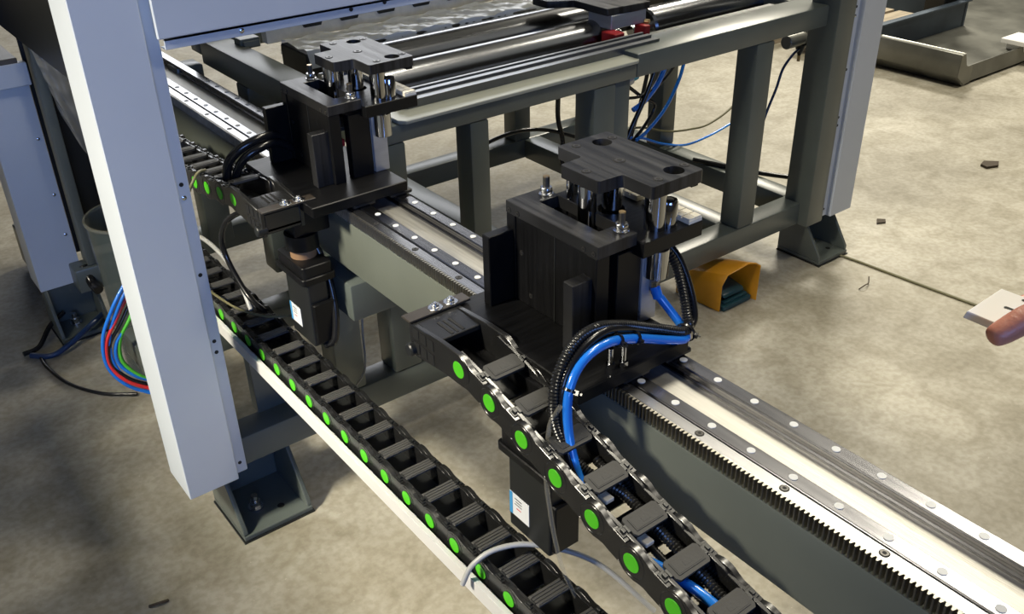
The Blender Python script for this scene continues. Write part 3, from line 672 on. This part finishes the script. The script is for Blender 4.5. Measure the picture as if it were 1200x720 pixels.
hose('black_cable', [(2.12, 2.17, .50), (2.20, 2.17, .44), (2.26, 2.17, .40), (2.22, 2.17, .34), (2.14, 2.17, .28)], .006, 'rubber', 'black cable loop left of the rear leg', 'cable', G)
hose('black_cable', [(2.10, 2.16, .46), (2.18, 2.16, .45), (2.26, 2.16, .47), (2.33, 2.16, .52), (2.36, 2.16, .58)], .005, 'rubber', 'black cable rising right in front of the rear leg', 'cable', G)
hose('black_cable', [(2.09, 2.15, .27), (2.14, 2.15, .36), (2.20, 2.15, .46), (2.24, 2.15, .55)], .008, 'rubber', 'straight black cable leaning beside the teal connector', 'cable', G)
t = thing('teal_connector', 'teal plug connector among the cables behind the frame', 'connector', (2.2, 2.25, .50)); part('plug_body', MB().cyl((2.215, 2.25, .485), (2.245, 2.25, .49), .018, n=16), 'tealc', t, bevel=.002); part('plug_collar', MB().cyl((2.195, 2.25, .475), (2.218, 2.25, .482), .021, n=16), 'alu', t); part('plug_cap', MB().box(2.165, 2.19, 2.24, 2.27, .49, .545), 'tealc', t, bevel=.003)
hose('black_cable', [(1.50, 2.20, .40), (1.59, 2.20, .425), (1.68, 2.20, .433), (1.76, 2.20, .424), (1.84, 2.20, .400), (1.93, 2.2, .36)], .006, 'rubber', 'black cable arching between the two middle legs', 'cable', G)
hose('black_cable', [(2.34, 2.05, .22), (2.38, 1.92, .223), (2.42, 1.82, .222), (2.47, 1.74, .220)], .008, 'rubber', 'black cable lying on the right bottom rail', 'cable', G)
hose('black_cable', [(1.85, 2.2, .74), (1.86, 2.2, .55), (1.86, 2.2, .44), (1.88, 2.2, .36), (1.87, 2.19, .29), (1.9, 2.19, .23)], .008, 'rubber', 'black cable hanging left of the double middle leg', 'cable', G)

# ================================================================== FOOT SWITCH
t = thing('foot_switch', 'orange guarded foot switch with dark teal pedal on the floor', 'foot switch', (1.99, 1.59, 0))
def skin_shell(out_a, out_b, th):
    pass
# guard: an arch that is wider at the open front; open side faces the camera right
F = [(1.933, 1.545, 0), (1.933, 1.545, .088), (1.952, 1.542, .120), (2.030, 1.530, .138), (2.058, 1.527, .130), (2.075, 1.522, .118), (2.072, 1.522, 0)]
Bk = [(1.925, 1.700, 0), (1.925, 1.700, .060), (1.938, 1.700, .082), (2.0, 1.700, .098), (2.03, 1.700, .096), (2.045, 1.700, .085), (2.045, 1.700, 0)]
mb = MB(); vs = [Vector(p) for p in F + Bk]; n = 7
cF = Vector((2.0, 1.53, .04)); cB = Vector((1.985, 1.70, .03))
inn = [p + (cF-p)*.035 + Vector((0, -.0005, 0)) for p in vs[:n]] + [p + (cB-p)*.06 + Vector((0, -.003, 0)) for p in vs[n:]]
for q in inn: q.z = max(q.z, 0)
allv = vs + inn; m_ = 2*n; fs = []
for i in range(n-1): fs += [(i, i+1, n+i+1, n+i), (m_+i, m_+n+i, m_+n+i+1, m_+i+1), (i, m_+i, m_+i+1, i+1)]
fs += [tuple(range(n, 2*n)), tuple(range(m_+2*n-1, m_+n-1, -1)), (0, n, m_+n, m_), (n-1, m_+n-1, m_+2*n-1, 2*n-1)]
mb.add(allv, fs); g = part('guard_hood', mb, 'orange', t, bevel=.0012, label='orange steel guard hood')
part('guard_rib', MB().prism([(1.923, 0), (1.923, .062), (1.937, .086), (2.0, .102), (2.032, .099), (2.048, .087), (2.048, 0)], 'y', 1.70, 1.71), 'orange', t)
part('switch_base', MB().box(1.942, 2.062, 1.535, 1.695, .001, .018), 'teal', t, bevel=.003)
mb = MB(); mb.prism([(1.548, .034), (1.555, .046), (1.665, .066), (1.665, .054)], 'x', 1.955, 2.045); part('pedal', mb, 'teal', t, bevel=.003)
part('tread_bar', MB().box(1.953, 2.055, 1.545, 1.560, .018, .026), 'teal', t, bevel=.002)

# floor clutter on the right
hose('floor_cable', [(2.47, 1.60, .004), (2.505, 1.52, .004), (2.522, 1.32, .004), (2.540, 1.10, .004), (2.56, .95, .004)], .0042, 'olive', 'thin olive cable lying on the floor from the right foot bracket', 'cable')
single('twig', MB().tube([(2.36, 1.365, .003), (2.385, 1.36, .012), (2.41, 1.366, .006), (2.43, 1.38, .016)], .0018, n=6), 'lead', 'small dark twig on the bright floor below the right foot', 'twig')
single('dry_leaf', MB().prism([(2.80, 1.60), (2.83, 1.585), (2.85, 1.60), (2.83, 1.62)], 'z', .001, .006), 'lead', 'small dark scrap on the floor right of the foot bracket', 'scrap')
single('dry_leaf', MB().prism([(3.55, 1.62), (3.60, 1.60), (3.64, 1.62), (3.60, 1.66), (3.56, 1.65)], 'z', .001, .01), 'lead', 'dark scrap on the bright floor at the right edge', 'scrap')

# ================================================================== STEEL TRAY AT THE UPPER RIGHT
t = thing('steel_tray', 'bare sheet steel chip tray standing on the floor at upper right', 'tray', (4.9, 2.7, 0))
part('tray_floor', MB().box(4.40, 6.0, 2.26, 2.73, .05, .055), 'sheet', t)
mb = MB(); mb.prism([(2.235, .012), (2.250, .085), (2.256, .085), (2.27, .05), (2.255, .012)], 'x', 4.45, 6.0); part('tray_lip', mb, 'sheet', t, bevel=.001)
mb = MB(); mb.prism([(4.37, .055), (4.372, .160), (4.395, .168), (4.395, .162), (4.378, .156), (4.40, .055), (4.44, .010), (4.425, .004)], 'y', 2.235, 2.74); part('tray_wall', mb, 'sheet', t, bevel=.001)
part('tray_corner', MB().prism([(4.37, .055), (4.372, .160), (4.40, .165), (4.43, .10), (4.49, .085), (4.49, .012), (4.44, .004)], 'y', 2.232, 2.238), 'sheet', t)
part('tray_wall', MB().box(4.38, 5.26, 2.73, 2.74, .01, .205).box(4.38, 5.26, 2.70, 2.73, .197, .205), 'sheetblue', t, bevel=.001)
part('tray_floor', MB().box(5.26, 6.4, 2.73, 3.35, .05, .055), 'sheet', t)
part('tray_divider', MB().box(5.25, 5.28, 2.73, 3.35, .05, .30), 'sheetblue', t, bevel=.001)
for k, (y, z) in enumerate(((2.92, .10), (3.30, .14))):
    tt = thing('pallet', 'wooden pallet slats behind the steel tray, %s of two' % ('nearer' if k == 0 else 'farther'), 'pallet', (5, y, 0), 'pallets behind the steel tray')
    for j in range(2): part('board', MB().box(4.3, 5.08, y+.13*j, y+.13*j+.10, z, z+.02), 'wood', tt, bevel=.001)
    for x in (4.35, 4.65, 4.97): part('pallet_block', MB().box(x, x+.09, y, y+.22, 0, z), 'wood', tt, bevel=.002)
single('dark_crate', MB().box(5.25, 6.6, 4.2, 5.0, 0, .8), 'dark', 'dark crate beyond the steel tray at the top edge', 'crate', bevel=.01)
single('dark_post', MB().box(5.12, 5.24, 2.78, 2.90, 0, .6), 'dark', 'dark square post behind the steel tray', 'post', bevel=.005)

# ================================================================== LEFT SIDE: SIDE CABINET, BIN, WRAPPED BOX, HOSES
t = thing('low_cabinet', 'light grey low cabinet with brown top at the left edge', 'cabinet', (.2, 2.8, 0))
part('cabinet_top', MB().box(-.5, .455, 2.64, 3.3, .785, .80), 'bench', t, bevel=.002)
part('fascia', MB().box(-.5, .473, 2.635, 2.66, .728, .787), 'clad', t, bevel=.002)
mb = MB(); mb.prism([(.352, 2.77), (.352, 2.66), (.470, 2.66), (.470, 2.69), (.467, 2.69), (.467, 2.663), (.355, 2.663), (.355, 2.77)], 'z', .15, .728); part('leg_sheet', mb, 'clad', t, bevel=.001)
screws(t, ME_BUTTON, [(.455, 2.66, z) for z in (.30, .42, .58)], FRONT)
part('floor_rail', MB().box(.40, .46, 2.73, 3.2, .02, .15), 'frame', t, bevel=.003)
single('interior_shade_sheet', MB().box(.478, .75, 2.70, 2.706, .22, .95), 'dark', 'dark sheet standing in for the shaded interior behind the clear bin', 'panel', bevel=.001)  # stands where there is only shade inside the machine
single('control_box', MB().box(.36, .425, 2.67, 3.2, .81, 1.6), 'dark', 'dark control box standing on the low cabinet', 'box', bevel=.004)
t = thing('wrapped_part', 'machine part wrapped in crumpled clear film behind the left post', 'wrapped part', (.52, 2.62, .40))
part('part_core', MB().box(.51, .62, 2.60, 2.69, .70, .85), 'sheet', t, bevel=.003); part('part_core', MB().box(.508, .62, 2.585, 2.60, .80, .835), 'dark', t, bevel=.003)
mb = MB(); random.seed(11); nx, nz = 34, 34; vs = []
for i in range(nx+1):
    for j in range(nz+1):
        u = i/nx; v = j/nz
        fold = .007*math.sin(9*u + 5*v) + .005*math.sin(21*u - 8*v + 1) + .003*math.sin(34*v + 6*u)
        low = .20 + .13*max(0, math.sin(PI*(u*1.1))) 
        vs.append((.476 + .15*u*(1-.25*v) + .035*v + .3*fold, 2.578 - .012*math.sin(PI*u) + fold + .0015*random.random(), .855 - low*v))
mb.add(vs, [(i*(nz+1)+j, (i+1)*(nz+1)+j, (i+1)*(nz+1)+j+1, i*(nz+1)+j+1) for i in range(nx) for j in range(nz)]); part('film_sheet', mb, 'filmwrap', t, angle=80)
t = thing('clear_bin', 'tall smoky clear plastic cylinder bin behind the left post', 'bin', (.555, 2.33, 0))
mb = MB(); mb.lathe([(.095, .002), (.106, .45), (.1095, .452), (.1095, .446), (.1035, .446), (.092, .006)], (.555, 2.33, 0), 40, closed=False); part('bin_wall', mb, 'bin', t)
mb = MB(); mb.lathe([(.105, .446), (.110, .446), (.110, .453), (.105, .453)], (.555, 2.33, 0), 40, closed=True); part('bin_rim', mb, 'clear', t, label='pale rim')
mb = MB(); G2 = 'coloured tubes curving out behind the left post'
def coil(dx, dz, r, m, label, s=1.0):
    pts = [(.52+dx, 2.13, .415+dz), (.452+dx, 2.11, .362+dz), (.408+dx, 2.10, .312+dz), (.375+dx, 2.10, .256+dz*.5), (.368+dx, 2.10, .188), (.395+dx, 2.09, .132-dz*.3), (.443+dx, 2.08, .092-dz*.4), (.51+dx, 2.05, .060), (.58+dx, 2.0, .03)]
    hose('coloured_tube', pts, r, m, label, 'hose', G2)
coil(0, .012, .0044, 'blue', 'outer blue tube in the bundle behind the left post'); coil(.016, .014, .0044, 'blue', 'second blue tube inside the outer one behind the left post')
coil(.006, -.012, .0050, 'redhose', 'red tube in the bundle behind the left post'); coil(.036, -.022, .0050, 'greenhose', 'green tube on the inner side of the bundle')
coil(.012, -.028, .0044, 'rubber', 'black tube in the bundle behind the left post'); coil(.026, -.036, .0044, 'blue', 'inner blue tube of the bundle behind the left post')
hose('floor_cable', [(.50, 2.66, .03), (.44, 2.60, .035), (.37, 2.56, .02), (.315, 2.55, .01), (.27, 2.59, .008)], .008, 'bluedark', 'dark blue cable on the dim floor left of the bin', 'cable')
hose('floor_cable', [(.40, 2.70, .05), (.35, 2.68, .03), (.30, 2.62, .01), (.255, 2.61, .008)], .007, 'rubber', 'black cable from the low cabinet down to the floor', 'cable')
hose('floor_cable', [(.29, 2.58, .006), (.29, 2.50, .006), (.315, 2.38, .006), (.37, 2.28, .006), (.44, 2.22, .006)], .005, 'rubber', 'thin dark cable curving over the dim floor', 'cable')
single('dark_lever', MB().tube([(.47, 2.62, .21), (.475, 2.585, .17), (.48, 2.55, .16)], .014, n=12), 'rubber', 'short black pipe end beside the low cabinet leg', 'pipe')
single('twig', MB().tube([(.215, 1.49, .003), (.235, 1.478, .010), (.25, 1.482, .003)], .003, n=6), 'lead', 'small dark scrap on the floor left of the left foot', 'scrap')

t = thing('added_shade_cabinet', 'unseen grey steel cabinet with four tall drawers, added to shade the left floor', 'cabinet', (-.85, 1.7, 0))  # added out of view to keep lamp light off the left floor
part('cabinet_body', MB().box(-1.2, -.5, .5, 2.55, 0, 1.02), 'frame', t, bevel=.006)
part('cabinet_lid', MB().box(-1.22, -.48, .48, 2.57, 1.02, 1.05), 'bench', t, bevel=.004)
for i in range(4):
    d_ = part('drawer', MB().box(-.5, -.485, .55+.5*i, 1.01+.5*i, .12, .98), 'clad', t, bevel=.003)
    part('drawer_handle', MB().box(-.485, -.465, .64+.5*i, .92+.5*i, .84, .86), 'alu', d_, bevel=.003)

# ================================================================== WHITE PLATE AND HAND
mb = MB()
c = [Vector(p) for p in [(0.6958, 0.3044, 1.0455), (0.7478, 0.3038, 1.0487), (0.7662, 0.2758, 1.0395), (0.7103, 0.2755, 1.0372)]]
nrm = (c[1]-c[0]).cross(c[3]-c[0]).normalized()
if nrm.z < 0: nrm = -nrm
lo = [p - nrm*.008 for p in c]
mb.add(c + lo, [(0,1,2,3), (7,6,5,4), (0,4,5,1), (1,5,6,2), (2,6,7,3), (3,7,4,0)])
t = thing('white_plate', 'small white slotted plastic plate held in the hand', 'plate', c[0]); part('plate_body', mb, 'white', t, bevel=.0007)
mb = MB(); e1 = (c[2]-c[1]).normalized(); e2 = (c[0]-c[1]).normalized()
for a0, b0, ln in ((.022, .006, .012), (.018, .026, .012)):
    p = c[1] + e1*a0 + e2*b0; n = 10; vs = []
    for i in range(n):
        a = 2*PI*i/n; q = p + e1*(math.cos(a)*.0018 + (ln if math.cos(a) > 0 else 0)) + e2*math.sin(a)*.0018; vs.append(q + nrm*.0003)
    mb.add(vs, [tuple(range(n))])
part('slot', mb, 'dark', t)
t2 = single('white_plate', MB().box(4.93, 5.10, 2.20, 2.34, .10, .125).box(5.0, 5.1, 2.24, 2.34, .056, .10), 'white', 'white block lying on the steel tray lip at the right edge', 'block', bevel=.003)

CHAINS = [
    [((0.9163, 0.0445, 0.9591), 0.0400), ((0.8836, 0.124, 0.9839), 0.0340), ((0.8579, 0.169, 0.9967), 0.0275), ((0.839, 0.1956, 1.0055), 0.0255), ((0.8274, 0.2135, 1.0099), 0.0235)],
    [((0.839, 0.1956, 1.0055), 0.0200), ((0.8288, 0.2226, 1.0159), 0.0155), ((0.8156, 0.2507, 1.0324), 0.0125)],
    [((0.839, 0.1956, 1.0055), 0.0200), ((0.8326, 0.2214, 1.0064), 0.0155), ((0.8224, 0.2474, 1.0152), 0.0125)],
    [((0.839, 0.1956, 1.0055), 0.0200), ((0.8314, 0.2177, 1.0001), 0.0150), ((0.8224, 0.241, 1.0027), 0.0118)],
    [((0.839, 0.1956, 1.0055), 0.0200), ((0.8252, 0.2115, 0.9972), 0.0140), ((0.8172, 0.231, 0.9958), 0.0108)],
    [((0.8176, 0.2043, 1.015), 0.0170), ((0.779, 0.2211, 1.0338), 0.0165), ((0.7424, 0.2453, 1.0567), 0.0128), ((0.7258, 0.2553, 1.0591), 0.0112), ((0.7097, 0.2634, 1.0536), 0.0122), ((0.6937, 0.2693, 1.0452), 0.0112), ((0.6847, 0.2732, 1.0413), 0.0100), ((0.68, 0.2751, 1.0391), 0.0078)],
    [((0.8211, 0.2436, 1.0285), 0.0120), ((0.8171, 0.2516, 1.0332), 0.0118), ((0.8088, 0.2667, 1.0353), 0.0092), ((0.8002, 0.2782, 1.0342), 0.0098), ((0.7855, 0.2889, 1.0298), 0.0082), ((0.7745, 0.2933, 1.0284), 0.0086), ((0.7603, 0.2976, 1.0276), 0.0066)],
    [((0.8261, 0.24, 1.013), 0.0120), ((0.8248, 0.2486, 1.0154), 0.0118), ((0.8186, 0.264, 1.0141), 0.0094), ((0.8091, 0.2745, 1.0128), 0.0098), ((0.7934, 0.2863, 1.0107), 0.0084), ((0.7818, 0.2911, 1.0112), 0.0086), ((0.7698, 0.2945, 1.0134), 0.0068)],
    [((0.8261, 0.2346, 1.0017), 0.0112), ((0.8224, 0.241, 1.0027), 0.0112), ((0.8134, 0.2548, 1.0004), 0.0090), ((0.8014, 0.2636, 1.0), 0.0094), ((0.7811, 0.2601, 1.0021), 0.0082), ((0.774, 0.2532, 1.0051), 0.0082), ((0.7726, 0.2448, 1.0081), 0.0066)],
    [((0.8208, 0.2257, 0.9961), 0.0104), ((0.817, 0.2307, 0.9952), 0.0104), ((0.808, 0.2415, 0.9926), 0.0082), ((0.7965, 0.2478, 0.9933), 0.0086), ((0.7821, 0.246, 0.9958), 0.0074), ((0.7777, 0.2411, 0.9985), 0.0074), ((0.7769, 0.2353, 1.0018), 0.0058)],
]
def skin_mesh(chain):
    me = bpy.data.meshes.new('chain'); me.from_pydata([p for p, r in chain], [(i, i+1) for i in range(len(chain)-1)], [])
    o = bpy.data.objects.new('chain', me); COL.objects.link(o); o.modifiers.new('skin', 'SKIN')
    for i, (p, r) in enumerate(chain): me.skin_vertices[0].data[i].radius = (r, r); me.skin_vertices[0].data[i].use_root = (i == 0)
    o.modifiers.new('sub', 'SUBSURF').levels = 2; return o
parts_ = [skin_mesh(c_) for c_ in CHAINS]
dg = bpy.context.evaluated_depsgraph_get(); dg.update(); vs = []; fs = []
for o in parts_:
    e = o.evaluated_get(dg); m_ = e.to_mesh(); k = len(vs)
    vs += [tuple(v.co) for v in m_.vertices]; fs += [tuple(k+i for i in p.vertices) for p in m_.polygons]; e.to_mesh_clear()
for o in parts_:
    m_ = o.data; bpy.data.objects.remove(o); bpy.data.meshes.remove(m_)
ho = Vector(CHAINS[0][3][0]); me = bpy.data.meshes.new('person'); me.from_pydata([tuple(Vector(v)-ho) for v in vs], [], fs)
hand = bpy.data.objects.new('person', me); COL.objects.link(hand); hand.location = ho
rm = hand.modifiers.new('fuse', 'REMESH'); rm.mode = 'VOXEL'; rm.voxel_size = .0014; rm.use_smooth_shade = True
sm_ = hand.modifiers.new('soften', 'SMOOTH'); sm_.factor = .5; sm_.iterations = 6
hand.data.materials.append(M['skin'])
hand['label'] = 'bare hand reaching in from the right, thumb on a white plate'; hand['category'] = 'person'
